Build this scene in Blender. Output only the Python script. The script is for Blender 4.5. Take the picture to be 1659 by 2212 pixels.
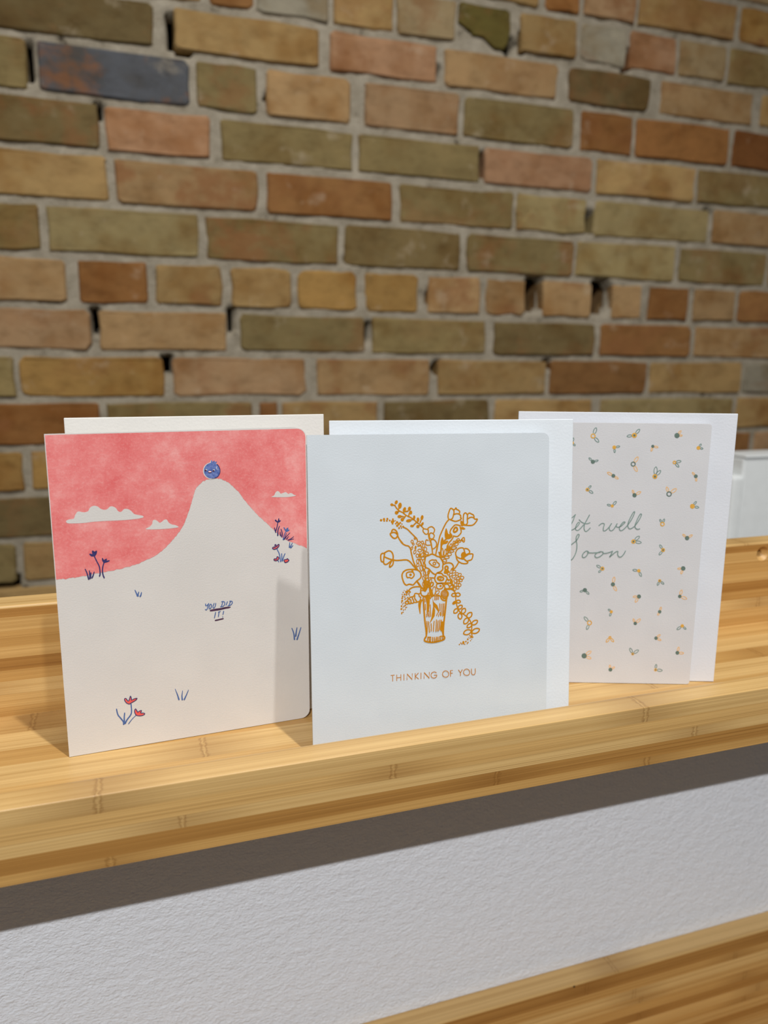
import bpy, bmesh, math, random
from mathutils import Vector, Matrix, noise
import numpy as np

random.seed(7)
for o in list(bpy.data.objects):
    bpy.data.objects.remove(o)
scene = bpy.context.scene
COL = scene.collection

# ------------------------------------------------------------------ camera
# every coordinate below is relative to the lens; H lifts the place so that the shop floor is z = 0
H = 1.45
FPX, CX, CY = 1641.6, 829.5, 1106.0
PITCH, YAW, ROLL = math.radians(11.478), math.radians(18.684), math.radians(0.582)
F = np.array([math.sin(YAW)*math.cos(PITCH), math.cos(YAW)*math.cos(PITCH), -math.sin(PITCH)])
R0 = np.array([math.cos(YAW), -math.sin(YAW), 0.0])
U0 = np.cross(R0, F)
R = R0*math.cos(ROLL) + U0*math.sin(ROLL)
U = -R0*math.sin(ROLL) + U0*math.cos(ROLL)
cam = bpy.data.cameras.new('camera')
cam_o = bpy.data.objects.new('camera', cam)
COL.objects.link(cam_o)
cam_o.matrix_world = Matrix(((R[0], U[0], -F[0], 0), (R[1], U[1], -F[1], 0), (R[2], U[2], -F[2], H), (0, 0, 0, 1)))
cam.sensor_fit = 'HORIZONTAL'
cam.sensor_width = 36.0
cam.lens = FPX/1659.0*36.0
cam.clip_start = 0.01
cam.clip_end = 50
cam.dof.use_dof = True
cam.dof.focus_distance = 0.345
cam.dof.aperture_fstop = 12.0
scene.camera = cam_o

# ------------------------------------------------------------------ light and exposure
world = bpy.data.worlds.new('shop_ambient')
scene.world = world
world.use_nodes = True
bg = world.node_tree.nodes['Background']
bg.inputs['Color'].default_value = (1.0, 0.96, 0.93, 1)
bg.inputs['Strength'].default_value = 0.105

def spot(name, loc, target, power, size, blend, radius, color):
    l = bpy.data.lights.new(name, 'SPOT')
    l.energy = power; l.spot_size = math.radians(size); l.spot_blend = blend
    l.shadow_soft_size = radius; l.color = color
    o = bpy.data.objects.new(name, l); COL.objects.link(o)
    o.location = (loc[0], loc[1], loc[2]+H)
    d = Vector(target)-Vector(loc)
    o.rotation_euler = d.to_track_quat('-Z', 'Y').to_euler()
    return o
# ceiling track spotlights above and behind the photographer
spot('track_spot_front_offscreen', (-0.55, -1.42, 1.33), (0.13, 0.40, -0.42), 166, 78, 0.85, 0.011, (1.0, 0.995, 0.99))
spot('track_spot_overhead_offscreen', (0.31, -0.25, 1.72), (0.1, 0.40, -0.1), 104, 125, 0.8, 0.022, (1.0, 0.985, 0.96))

scene.view_settings.view_transform = 'Standard'
scene.view_settings.look = 'None'
scene.view_settings.gamma = 1.0
scene.view_settings.use_curve_mapping = False
scene.view_settings.exposure = -0.06

# ------------------------------------------------------------------ helpers
def ray(q):
    return F + R*((q[0]-CX)/FPX) + U*((CY-q[1])/FPX)
def on_y(q, y):
    v = ray(q); return v*(y/v[1])
def on_z(q, z):
    v = ray(q); return v*(z/v[2])
def wall_x(px, y, z):
    t = (px-CX)/FPX
    return (t*(F[1]*y+F[2]*z)-(R[1]*y+R[2]*z))/(R[0]-t*F[0])

def lin(c):
    return tuple(((v/255.0)/12.92 if v/255.0 <= 0.04045 else ((v/255.0+0.055)/1.055)**2.4) for v in c)
def rgba(c):
    return (*lin(c), 1.0)

def link(name, me, mat=None, parent=None, kind=None):
    o = bpy.data.objects.new(name, me)
    COL.objects.link(o)
    if mat is not None and me is not None:
        me.materials.append(mat)
    if parent is not None:
        o.parent = parent
    if kind:
        o['kind'] = kind
    return o
def mesh(name, verts, faces):
    me = bpy.data.meshes.new(name)
    me.from_pydata([tuple(v) for v in verts], [], faces)
    me.update()
    return me
def tag(o, label, cat, group=None):
    o['label'] = label; o['category'] = cat
    if group: o['group'] = group
    return o
def empty(name, loc):
    o = bpy.data.objects.new(name, None); COL.objects.link(o)
    o.location = loc; o.empty_display_size = 0.02
    return o
def box_bm(x0, x1, y0, y1, z0, z1, bevel=0.0, seg=2):
    bm = bmesh.new()
    vs = [bm.verts.new(p) for p in ((x0,y0,z0),(x1,y0,z0),(x1,y1,z0),(x0,y1,z0),(x0,y0,z1),(x1,y0,z1),(x1,y1,z1),(x0,y1,z1))]
    for f in ((0,3,2,1),(4,5,6,7),(0,1,5,4),(1,2,6,5),(2,3,7,6),(3,0,4,7)):
        bm.faces.new([vs[i] for i in f])
    if bevel > 0:
        bmesh.ops.bevel(bm, geom=bm.edges[:], offset=bevel, segments=seg, affect='EDGES', profile=0.5)
    return bm
def bm_mesh(bm, name):
    bmesh.ops.recalc_face_normals(bm, faces=bm.faces[:])
    me = bpy.data.meshes.new(name); bm.to_mesh(me); bm.free(); return me
def prism_x(profile, x0, x1):
    """closed (y,z) profile extruded along x"""
    n = len(profile)
    v = [(x0, y, z) for y, z in profile]+[(x1, y, z) for y, z in profile]
    f = [tuple(range(n)), tuple(range(2*n-1, n-1, -1))]
    f += [(i, i+n, (i+1) % n+n, (i+1) % n) for i in range(n)]
    return v, f

# ------------------------------------------------------------------ materials
def new_mat(name, rough=0.6, spec=0.3):
    m = bpy.data.materials.new(name); m.use_nodes = True
    nt = m.node_tree; b = nt.nodes['Principled BSDF']
    b.inputs['Roughness'].default_value = rough
    b.inputs['Specular IOR Level'].default_value = spec
    return m, nt, b
def nd(nt, typ, **kw):
    n = nt.nodes.new(typ)
    for k, v in kw.items():
        if k in n.inputs: n.inputs[k].default_value = v
        else: setattr(n, k, v)
    return n
def ramp(nt, stops):
    r = nt.nodes.new('ShaderNodeValToRGB')
    el = r.color_ramp.elements
    while len(el) < len(stops): el.new(0.5)
    for e, (p, c) in zip(el, stops):
        e.position = p; e.color = c if len(c) == 4 else (*c, 1)
    return r
def math_n(nt, op, a=None, b=None):
    n = nt.nodes.new('ShaderNodeMath'); n.operation = op
    for i, v in enumerate((a, b)):
        if v is None: continue
        if hasattr(v, 'links'): nt.links.new(v, n.inputs[i])
        else: n.inputs[i].default_value = v
    return n.outputs[0]
def mix_col(nt, fac, a, b, mode='MIX'):
    n = nt.nodes.new('ShaderNodeMix'); n.data_type = 'RGBA'; n.blend_type = mode
    for sock, v in ((n.inputs[0], fac), (n.inputs[6], a), (n.inputs[7], b)):
        if hasattr(v, 'links'): nt.links.new(v, sock)
        else: sock.default_value = v
    return n.outputs[2]
def bump(nt, b, height, strength, dist):
    n = nt.nodes.new('ShaderNodeBump')
    n.inputs['Strength'].default_value = strength; n.inputs['Distance'].default_value = dist
    nt.links.new(height, n.inputs['Height']); nt.links.new(n.outputs[0], b.inputs['Normal'])

def paper(name, col, grain=900, strength=0.35):
    m, nt, b = new_mat(name, 0.85, 0.15)
    tc = nd(nt, 'ShaderNodeTexCoord')
    n1 = nd(nt, 'ShaderNodeTexNoise', Scale=grain, Detail=3.0)
    n2 = nd(nt, 'ShaderNodeTexNoise', Scale=45.0, Detail=2.0)
    for n in (n1, n2): nt.links.new(tc.outputs['Object'], n.inputs['Vector'])
    r = ramp(nt, [(0.3, rgba(tuple(c-4 for c in col))), (0.7, rgba(col))])
    nt.links.new(n2.outputs['Fac'], r.inputs[0]); nt.links.new(r.outputs[0], b.inputs['Base Color'])
    bump(nt, b, n1.outputs['Fac'], strength, 0.0004)
    return m
M_PAPER_CREAM = paper('cream_letterpress_paper', (215, 212, 208), 1500, 0.16)
M_PAPER_COOL = paper('cool_white_letterpress_paper', (205, 212, 217), 1500, 0.16)
M_PAPER_SOFT = paper('soft_white_letterpress_paper', (209, 209, 211), 1500, 0.16)
M_ENV_CREAM = paper('cream_envelope_paper', (229, 227, 222), 900, 0.18)
M_ENV_COOL = paper('cool_envelope_paper', (221, 227, 232), 900, 0.18)
M_ENV_SOFT = paper('soft_envelope_paper', (218, 221, 227), 900, 0.18)

def ink(name, col, col2=None, scale=160.0, rough=0.75):
    m, nt, b = new_mat(name, rough, 0.2)
    tc = nd(nt, 'ShaderNodeTexCoord')
    n = nd(nt, 'ShaderNodeTexNoise', Scale=scale, Detail=6.0, Roughness=0.7)
    nt.links.new(tc.outputs['Object'], n.inputs['Vector'])
    col2 = col2 or tuple(min(255, int(c*1.15)+4) for c in col)
    r = ramp(nt, [(0.36, rgba(col)), (0.68, rgba(col2))])
    nt.links.new(n.outputs['Fac'], r.inputs[0]); nt.links.new(r.outputs[0], b.inputs['Base Color'])
    return m
M_GOLD = ink('ochre_ink', (190, 122, 4), (200, 134, 14), 500)
M_COPPER = ink('ochre_text_ink', (186, 118, 40), (196, 130, 50), 500)
M_CORAL = None
def coral():
    m, nt, b = new_mat('coral_ink', 0.8, 0.15)
    tc = nd(nt, 'ShaderNodeTexCoord')
    n1 = nd(nt, 'ShaderNodeTexNoise', Scale=55.0, Detail=8.0, Roughness=0.72)
    n2 = nd(nt, 'ShaderNodeTexNoise', Scale=900.0, Detail=4.0, Roughness=0.8)
    for n in (n1, n2): nt.links.new(tc.outputs['Object'], n.inputs['Vector'])
    r = ramp(nt, [(0.30, rgba((222, 102, 102))), (0.52, rgba((232, 134, 132))), (0.72, rgba((240, 172, 168)))])
    nt.links.new(n1.outputs['Fac'], r.inputs[0])
    r2 = ramp(nt, [(0.5, (0, 0, 0, 1)), (0.75, (1, 1, 1, 1))])
    nt.links.new(n2.outputs['Fac'], r2.inputs[0])
    c = mix_col(nt, math_n(nt, 'MULTIPLY', r2.outputs[0], 0.35), r.outputs[0], rgba((242, 196, 190)))
    nt.links.new(c, b.inputs['Base Color'])
    bump(nt, b, n2.outputs['Fac'], 0.25, 0.0004)
    return m
M_CORAL = coral()
M_RED = ink('red_ink', (226, 88, 80), (236, 110, 98), 300)
M_NAVY = ink('navy_ink', (52, 48, 96), (62, 58, 112), 300)
M_BLUE = ink('blue_ink', (72, 98, 152), (88, 116, 172), 300)
M_BIRD = ink('bluebird_ink', (64, 88, 158), (128, 146, 200), 700)
M_PLUM = ink('plum_ink', (66, 42, 66), (88, 56, 84), 300)
M_PINK = ink('pink_ink', (240, 186, 192))
M_GREEN = ink('sage_ink', (116, 138, 132), (134, 156, 148), 400)
M_TEAL = ink('dark_teal_ink', (94, 112, 104), (108, 128, 118), 400)
M_ORANGE = ink('amber_ink', (214, 160, 62), (226, 176, 92), 400)
M_PEACH = ink('peach_ink', (226, 176, 114), (232, 188, 132), 400)

def bamboo():
    m, nt, b = new_mat('lacquered_bamboo', 0.38, 0.45)
    oi = nd(nt, 'ShaderNodeObjectInfo')
    tc = nd(nt, 'ShaderNodeTexCoord')
    add = nd(nt, 'ShaderNodeVectorMath', operation='ADD')
    nt.links.new(tc.outputs['Object'], add.inputs[0])
    comb = nd(nt, 'ShaderNodeCombineXYZ')
    nt.links.new(math_n(nt, 'MULTIPLY', oi.outputs['Random'], 7.0), comb.inputs[1])
    nt.links.new(math_n(nt, 'MULTIPLY', oi.outputs['Random'], 3.0), comb.inputs[2])
    nt.links.new(comb.outputs[0], add.inputs[1])
    def stretched(sx, sy, detail):
        mp = nd(nt, 'ShaderNodeMapping'); mp.inputs['Scale'].default_value = (sx, sy, sy)
        nt.links.new(add.outputs[0], mp.inputs['Vector'])
        n = nd(nt, 'ShaderNodeTexNoise', Scale=1.0, Detail=detail, Roughness=0.6)
        nt.links.new(mp.outputs[0], n.inputs['Vector']); return n.outputs['Fac']
    band = stretched(1.3, 300.0, 2.0)
    fine = stretched(5.0, 1700.0, 3.0)
    fibre = stretched(2.5, 750.0, 4.0)
    # culm nodes every 235 mm along the strip, first one at the strip's own origin
    sx = nd(nt, 'ShaderNodeSeparateXYZ'); nt.links.new(tc.outputs['Object'], sx.inputs[0])
    wob = nd(nt, 'ShaderNodeTexNoise', Scale=420.0, Detail=3.0)
    nt.links.new(tc.outputs['Object'], wob.inputs['Vector'])
    xx = math_n(nt, 'ADD', sx.outputs[0], math_n(nt, 'MULTIPLY', math_n(nt, 'SUBTRACT', wob.outputs['Fac'], 0.5), 0.0035))
    dist = math_n(nt, 'PINGPONG', xx, 0.1175)
    core = ramp(nt, [(0.0, (.3, .3, .3, 1)), (0.0025, (0.4, 0.4, 0.4, 1)), (0.0042, (1, 1, 1, 1)), (0.0068, (0.5, 0.5, 0.5, 1)), (0.03, (.42, .42, .42, 1)), (0.12, (0, 0, 0, 1))])
    nt.links.new(math_n(nt, 'MULTIPLY', dist, 4.0), core.inputs[0])
    base = oi.outputs['Color']
    r1 = ramp(nt, [(0.25, (0.80, 0.74, 0.64, 1)), (0.5, (0.97, 0.96, 0.95, 1)), (0.75, (1.06, 1.07, 1.08, 1))])
    nt.links.new(band, r1.inputs[0])
    c = mix_col(nt, 1.0, base, r1.outputs[0], 'MULTIPLY')
    r2 = ramp(nt, [(0.30, (0.82, 0.76, 0.66, 1)), (0.52, (1, 1, 1, 1))])
    nt.links.new(fibre, r2.inputs[0])
    c = mix_col(nt, 0.8, c, r2.outputs[0], 'MULTIPLY')
    r3 = ramp(nt, [(0.30, (0.72, 0.66, 0.58, 1)), (0.5, (1, 1, 1, 1))])
    nt.links.new(fine, r3.inputs[0])
    c = mix_col(nt, 0.5, c, r3.outputs[0], 'MULTIPLY')
    nodefac = math_n(nt, 'MULTIPLY', core.outputs[0], math_n(nt, 'ADD', 0.25, math_n(nt, 'MULTIPLY', fibre, 0.8)))
    c = mix_col(nt, nodefac, c, rgba((120, 76, 28)))
    nt.links.new(c, b.inputs['Base Color'])
    hgt = math_n(nt, 'ADD', fine, math_n(nt, 'MULTIPLY', core.outputs[0], 1.5))
    bump(nt, b, hgt, 0.22, 0.0006)
    return m
M_BAMBOO = bamboo()

def wall_paint():
    m, nt, b = new_mat('rolled_white_paint', 0.62, 0.3)
    tc = nd(nt, 'ShaderNodeTexCoord')
    mp = nd(nt, 'ShaderNodeMapping'); mp.inputs['Scale'].default_value = (0.75, 1, 1.25)
    nt.links.new(tc.outputs['Object'], mp.inputs['Vector'])
    n1 = nd(nt, 'ShaderNodeTexNoise', Scale=620.0, Detail=4.0, Roughness=0.55)
    n2 = nd(nt, 'ShaderNodeTexNoise', Scale=150.0, Detail=3.0)
    for n in (n1, n2): nt.links.new(mp.outputs[0], n.inputs['Vector'])
    n1.inputs['Distortion'].default_value = 0.5
    b.inputs['Base Color'].default_value = rgba((241, 246, 254))
    bump(nt, b, math_n(nt, 'ADD', n1.outputs['Fac'], math_n(nt, 'MULTIPLY', n2.outputs['Fac'], 0.9)), 0.62, 0.0018)
    return m
M_WALL = wall_paint()

def brick_mat():
    m, nt, b = new_mat('old_clay_brick', 0.9, 0.15)
    oi = nd(nt, 'ShaderNodeObjectInfo'); tc = nd(nt, 'ShaderNodeTexCoord')
    add = nd(nt, 'ShaderNodeVectorMath', operation='ADD')
    nt.links.new(tc.outputs['Object'], add.inputs[0])
    comb = nd(nt, 'ShaderNodeCombineXYZ')
    for i in range(3):
        nt.links.new(math_n(nt, 'MULTIPLY', oi.outputs['Random'], 5.0+3*i), comb.inputs[i])
    nt.links.new(comb.outputs[0], add.inputs[1])
    def nz(scale, det, sz=(1, 1, 1)):
        mp = nd(nt, 'ShaderNodeMapping'); mp.inputs['Scale'].default_value = sz
        nt.links.new(add.outputs[0], mp.inputs['Vector'])
        n = nd(nt, 'ShaderNodeTexNoise', Scale=scale, Detail=det, Roughness=0.65)
        nt.links.new(mp.outputs[0], n.inputs['Vector']); return n.outputs['Fac']
    big = nz(9.0, 3.0); mid = nz(40.0, 5.0, (0.75, 1, 1.25)); fine = nz(260.0, 4.0)
    r1 = ramp(nt, [(0.36, (0.80, 0.69, 0.56, 1)), (0.52, (1, 1, 1, 1)), (0.70, (1.12, 1.10, 1.10, 1))])
    nt.links.new(big, r1.inputs[0])
    c = mix_col(nt, 1.0, oi.outputs['Color'], r1.outputs[0], 'MULTIPLY')
    r2 = ramp(nt, [(0.30, (0.62, 0.58, 0.52, 1)), (0.5, (1, 1, 1, 1)), (0.74, (1.14, 1.14, 1.12, 1))])
    nt.links.new(mid, r2.inputs[0])
    c = mix_col(nt, 0.6, c, r2.outputs[0], 'MULTIPLY')
    r4 = ramp(nt, [(0.50, (0, 0, 0, 1)), (0.62, (0.7, 0.7, 0.7, 1))])
    nt.links.new(nz(13.0, 4.0, (0.8, 1, 1)), r4.inputs[0])
    c = mix_col(nt, math_n(nt, 'MULTIPLY', r4.outputs[0], oi.outputs['Random']), c, rgba((128, 84, 50)))
    r3 = ramp(nt, [(0.60, (0, 0, 0, 1)), (0.80, (0.45, 0.45, 0.45, 1))])
    nt.links.new(nz(22.0, 6.0), r3.inputs[0])
    c = mix_col(nt, r3.outputs[0], c, rgba((186, 172, 148)))
    nt.links.new(c, b.inputs['Base Color'])
    bump(nt, b, math_n(nt, 'ADD', mid, math_n(nt, 'MULTIPLY', fine, 0.5)), 0.6, 0.003)
    return m
M_BRICK = brick_mat()
def mortar_mat():
    m, nt, b = new_mat('lime_mortar', 0.95, 0.1)
    tc = nd(nt, 'ShaderNodeTexCoord')
    n1 = nd(nt, 'ShaderNodeTexNoise', Scale=38.0, Detail=6.0, Roughness=0.7)
    n2 = nd(nt, 'ShaderNodeTexNoise', Scale=240.0, Detail=3.0)
    for n in (n1, n2): nt.links.new(tc.outputs['Object'], n.inputs['Vector'])
    r = ramp(nt, [(0.30, rgba((62, 54, 44))), (0.37, rgba((136, 127, 110))), (0.72, rgba((164, 155, 138)))])
    nt.links.new(n1.outputs['Fac'], r.inputs[0]); nt.links.new(r.outputs[0], b.inputs['Base Color'])
    bump(nt, b, n2.outputs['Fac'], 0.7, 0.003)
    return m
M_MORTAR = mortar_mat()
def plain(name, col, rough=0.6):
    m, nt, b = new_mat(name, rough, 0.3)
    tc = nd(nt, 'ShaderNodeTexCoord'); n = nd(nt, 'ShaderNodeTexNoise', Scale=60.0, Detail=3.0)
    nt.links.new(tc.outputs['Object'], n.inputs['Vector'])
    r = ramp(nt, [(0.3, rgba(tuple(max(0, c-5) for c in col))), (0.7, rgba(col))])
    nt.links.new(n.outputs['Fac'], r.inputs[0]); nt.links.new(r.outputs[0], b.inputs['Base Color'])
    return m
M_FLOOR = plain('grey_shop_floor', (120, 112, 104), 0.5)
M_HOLE_SHADE = plain('hole_shade_black', (24, 20, 18), 0.9)
M_CAB = plain('white_cabinet_enamel', (230, 234, 234), 0.4)
M_CABSIDE = plain('white_cabinet_trim', (230, 234, 234), 0.4)

# ------------------------------------------------------------------ structure
ZF = -0.17123           # shelf floor (under the cards), relative to the lens
YB = 0.3788             # front face of the ledge's back board
YW = 0.3945             # face of the white half wall
YBRICK = 1.292          # face of the brick wall

fl = link('floor', mesh('floor', [(-2.5, -2.5, 0), (3.5, -2.5, 0), (3.5, YBRICK+0.1, 0), (-2.5, YBRICK+0.1, 0)], [(0, 1, 2, 3)]), M_FLOOR, kind='structure')
hw = link('wall_half', bm_mesh(box_bm(-1.5, 2.2, YW, YW+0.1, 0.0, H-0.152), 'wall_half'), M_WALL, kind='structure')

# brick wall: mortar bed with raked joints and holes, each brick a piece of its own
LY = [75, 175, 285, 385, 485, 585, 680, 770, 860]
Z = [on_y((835, y), YBRICK)[2] for y in LY]
PITCHZ = (Z[0]-Z[-1])/(len(Z)-1)
ZU = [Z[0]+PITCHZ*k for k in range(5, 0, -1)]         # courses above the frame
ZD = [Z[-1]-PITCHZ*k for k in range(1, 10)]
ZL = ZU+Z+ZD
TOP0 = len(ZU)                                          # index of line 75@835

holes = [(373, 66, 6, 34), (395, 103, 16, 4), (1046, 352, 6, 24), (1275, 478, 7, 20), (1155, 636, 16, 36), (1300, 643, 19, 34),
         (206, 690, 7, 22), (361, 790, 6, 16), (776, 558, 22, 6), (16, 1262, 24, 9), (1102, 98, 7, 12), (64, 128, 4, 40),
         (944, 152, 8, 10), (1130, 90, 4, 20), (590, 212, 10, 6), (795, 716, 4, 18), (500, 690, 4, 20), (1530, 470, 4, 16),
         (945, 795, 4, 12), (1185, 785, 4, 8), (935, 640, 4, 16), (215, 236, 4, 12), (1355, 130, 4, 24), (110, 642, 16, 3)]
X0, X1 = -0.66, 2.05
ZLO, ZHI = -0.86, 0.86
step = 0.006
nx, nz = int((X1-X0)/step), int((ZHI-ZLO)/step)
hole_w = []
for (px, py, a, c) in holes:
    p = on_y((px, py), YBRICK); q = on_y((px+a, py), YBRICK); s = on_y((px, py+c), YBRICK)
    hole_w.append((p[0], p[2], abs(q[0]-p[0]), abs(s[2]-p[2])))
vs, fs = [], []
inhole = set()
for j in range(nz+1):
    z = ZLO+j*step
    for i in range(nx+1):
        x = X0+i*step
        d = 0.0042+0.0028*noise.noise(Vector((x*26, 3.1, z*26)))+0.0018*noise.noise(Vector((x*95, 7.7, z*95)))
        for (hx, hz, a, c) in hole_w:
            e = abs((x-hx)/(a+0.0045))**4+abs((z-hz)/(c+0.0045))**4
            if e < 1.0:
                d = max(d, 0.03); inhole.add(len(vs))
        vs.append((x, YBRICK+d, z+H))
for j in range(nz):
    for i in range(nx):
        k = j*(nx+1)+i
        q4 = (k, k+1, k+nx+2, k+nx+1)
        if not all(v in inhole for v in q4): fs.append(q4)
# plain masonry beyond the built courses (down to the floor, up to the ceiling and out to both sides)
n0 = len(vs)
bw = link('wall_brick', mesh('mortar_bed', vs, fs), M_MORTAR, kind='structure')
for p in bw.data.polygons: p.use_smooth = True
def slab(x0, x1, z0, z1):
    bm = box_bm(x0, x1, YBRICK+0.004, YBRICK+0.24, z0+H, z1+H)
    return link('wall_backing', bm_mesh(bm, 'wall_backing'), M_MORTAR, parent=bw)
slab(X0, X1, -H, ZLO); slab(X0, X1, ZHI, 1.3); slab(-2.5, X0, -H, 1.3); slab(X1, 3.5, -H, 1.3)
link('wall_backing', bm_mesh(box_bm(X0, X1, YBRICK+0.2, YBRICK+0.24, ZLO+H, ZHI+H), 'wall_backing'), M_MORTAR, parent=bw)

BC = dict(olive=(138, 120, 78), tan=(166, 136, 88), gold=(164, 128, 72), rust=(148, 102, 56), pink=(166, 134, 98), salmon=(172, 132, 98),
          brown=(140, 100, 58), dark=(118, 100, 64), buff=(168, 146, 108), blue=(88, 90, 94), grey=(152, 144, 124), moss=(104, 92, 44),
          ptan=(168, 136, 94), drust=(128, 82, 42), lolive=(156, 138, 94))
rows = {
 -2: [(1180, 1255, 'rust'), (1265, 1375, 'pink'), (1382, 1590, 'tan'), (1602, 1690, 'gold')],
 -1: [(450, 545, 'brown'), (555, 712, 'grey'), (722, 850, 'tan'), (857, 985, 'buff'), (992, 1103, 'moss'), (1125, 1247, 'tan'), (1257, 1355, 'grey'),
      (1363, 1462, 'salmon'), (1468, 1570, 'buff'), (1577, 1690, 'lolive')],
 0: [(-30, 330, 'dark'), (378, 688, 'tan'), (713, 945, 'salmon'), (962, 1205, 'ptan'), (1230, 1405, 'dark'), (1430, 1627, 'ptan'), (1645, 1800, 'tan')],
 1: [(-90, 57, 'olive'), (80, 408, 'blue'), (425, 556, 'olive'), (577, 757, 'ptan'), (788, 993, 'pink'), (1003, 1240, 'olive'), (1257, 1367, 'rust'),
     (1376, 1574, 'rust'), (1586, 1700, 'drust')],
 2: [(-100, 213, 'dark'), (229, 453, 'salmon'), (477, 762, 'olive'), (776, 1036, 'olive'), (1048, 1281, 'salmon'), (1290, 1501, 'tan'), (1510, 1730, 'olive')],
 3: [(-90, 232, 'tan'), (248, 557, 'ptan'), (576, 848, 'brown'), (864, 1110, 'olive'), (1117, 1266, 'lolive'), (1285, 1532, 'lolive'), (1541, 1720, 'ptan')],
 4: [(-90, 86, 'olive'), (102, 430, 'lolive'), (445, 731, 'olive'), (745, 994, 'dark'), (1010, 1240, 'olive'), (1246, 1459, 'lolive'), (1470, 1655, 'olive'), (1664, 1850, 'tan')],
 5: [(-16, 143, 'ptan'), (168, 320, 'rust'), (337, 480, 'tan'), (500, 628, 'tan'), (645, 771, 'gold'), (790, 904, 'gold'), (927, 1039, 'ptan'), (1052, 1136, 'ptan'),
     (1173, 1277, 'ptan'), (1324, 1388, 'ptan'), (1402, 1487, 'rust'), (1499, 1588, 'ptan'), (1597, 1690, 'brown')],
 6: [(-60, 197, 'pink'), (215, 490, 'ptan'), (519, 788, 'olive'), (804, 1049, 'olive'), (1068, 1285, 'dark'), (1299, 1492, 'brown'), (1502, 1730, 'ptan')],
 7: [(-120, 31, 'olive'), (43, 355, 'gold'), (373, 661, 'pink'), (686, 928, 'ptan'), (947, 1180, 'tan'), (1190, 1397, 'brown'), (1405, 1601, 'tan'), (1608, 1760, 'grey')],
 8: [(-24, 216, 'rust'), (234, 547, 'olive'), (560, 602, 'brown'), (610, 817, 'tan'), (829, 1056, 'dark'), (1070, 1277, 'tan'), (1297, 1583, 'lolive'), (1592, 1760, 'tan')],
 9: [(-60, 50, 'gold'), (68, 300, 'gold')],
 10: [(-160, 130, 'dark')],
 11: [(-140, 34, 'olive'), (52, 260, 'tan')],
}
def brick_mesh(w, h, seed, sharp=0.006):
    rnd = random.Random(seed)
    hw_, hh = w/2, h/2
    r = sharp*rnd.uniform(0.4, 1.2)
    pts = []
    corners = ((hw_, hh), (-hw_, hh), (-hw_, -hh), (hw_, -hh))
    j = lambda a: rnd.uniform(-a, a)
    def corner(cx, cz, order):
        sx, sz = (1 if cx > 0 else -1), (1 if cz > 0 else -1)
        rr = r*rnd.uniform(0.6, 1.5)
        a = (cx, cz-sz*rr); b_ = (cx-sx*rr, cz)
        m = (cx-sx*rr*0.3, cz-sz*rr*0.3)
        return [a, m, b_] if order else [b_, m, a]
    pts += corner(*corners[0], True)
    pts += [(w*0.17, hh), (-w*0.17, hh)]
    pts += corner(*corners[1], False)
    pts += [(-hw_, 0)]
    pts += corner(*corners[2], True)
    pts += [(-w*0.17, -hh), (w*0.17, -hh)]
    pts += corner(*corners[3], False)
    pts += [(hw_, 0)]
    pts = [(x+j(0.0018), z+j(0.0018)) for x, z in pts]
    n = len(pts)
    y0 = j(0.0012)
    v = [(x, 0.085, z) for x, z in pts]+[(x, 0.0030+y0, z) for x, z in pts]
    v += [(x*(1-0.005/w), y0+j(0.0008), z*(1-0.005/h)) for x, z in pts]
    f = []
    for k in range(n):
        k2 = (k+1) % n
        f.append((k, k2, k2+n, k+n)); f.append((k+n, k2+n, k2+2*n, k+2*n))
    f.append(tuple(range(2*n, 3*n)))
    me = mesh('brick', v, f)
    bm = bmesh.new(); bm.from_mesh(me); bmesh.ops.recalc_face_normals(bm, faces=bm.faces[:]); bm.to_mesh(me); bm.free()
    return me
def put_brick(xa, xb, zt, zb, colname, seed, odd=False):
    w, h = xb-xa, (zt-zb)
    me = brick_mesh(w, h, seed)
    if odd:
        for v in me.vertices:
            if v.co.z < -0.1*h: v.co.x = v.co.x*0.72+0.008
            if v.co.x < 0 and v.co.z < 0: v.co.z *= 0.55
    o = link('brick', me, M_BRICK, parent=bw)
    rnd = random.Random(seed+1)
    o.location = ((xa+xb)/2, YBRICK, (zt+zb)/2+H)
    c = BC[colname]
    k = rnd.uniform(0.84, 0.97)
    o.color = rgba(tuple(min(255, v*k) for v in c))
    return o
JT = 0.0062
names = list(BC)
pal = ['olive', 'tan', 'ptan', 'lolive', 'gold', 'brown', 'pink', 'rust', 'dark', 'buff', 'tan', 'olive']
seed = 100
for li in range(len(ZL)-1):
    r = li-TOP0
    zt, zb = ZL[li]-JT*0.9, ZL[li+1]+JT*0.9
    if zt > ZHI or zb < ZLO: continue
    zm = (zt+zb)/2
    rnd = random.Random(900+li)
    spans = [(wall_x(a, YBRICK, zm), wall_x(b, YBRICK, zm), c) for a, b, c in rows.get(r, [])]
    if not spans:
        x = X0+rnd.uniform(0, 0.2); spans = [(x, x+0.215, rnd.choice(pal))]
    header = (r == 5)
    for (a, b, c) in spans:
        seed += 3
        put_brick(a, b, zt, zb, c, seed, odd=(r == -1 and c == 'moss'))
    a = spans[0][0]
    while a-0.012 > X0+0.09:
        w = 0.103 if header else rnd.choice([0.212, 0.215, 0.22, 0.104, 0.21])
        seed += 3
        put_brick(a-0.012-w, a-0.012, zt, zb, rnd.choice(pal), seed); a -= w+0.012
    b = spans[-1][1]
    while b+0.012 < X1-0.09:
        w = 0.103 if header else rnd.choice([0.212, 0.215, 0.22, 0.104, 0.21])
        seed += 3
        put_brick(b+0.012, b+0.012+w, zt, zb, rnd.choice(pal), seed); b += w+0.012

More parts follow.
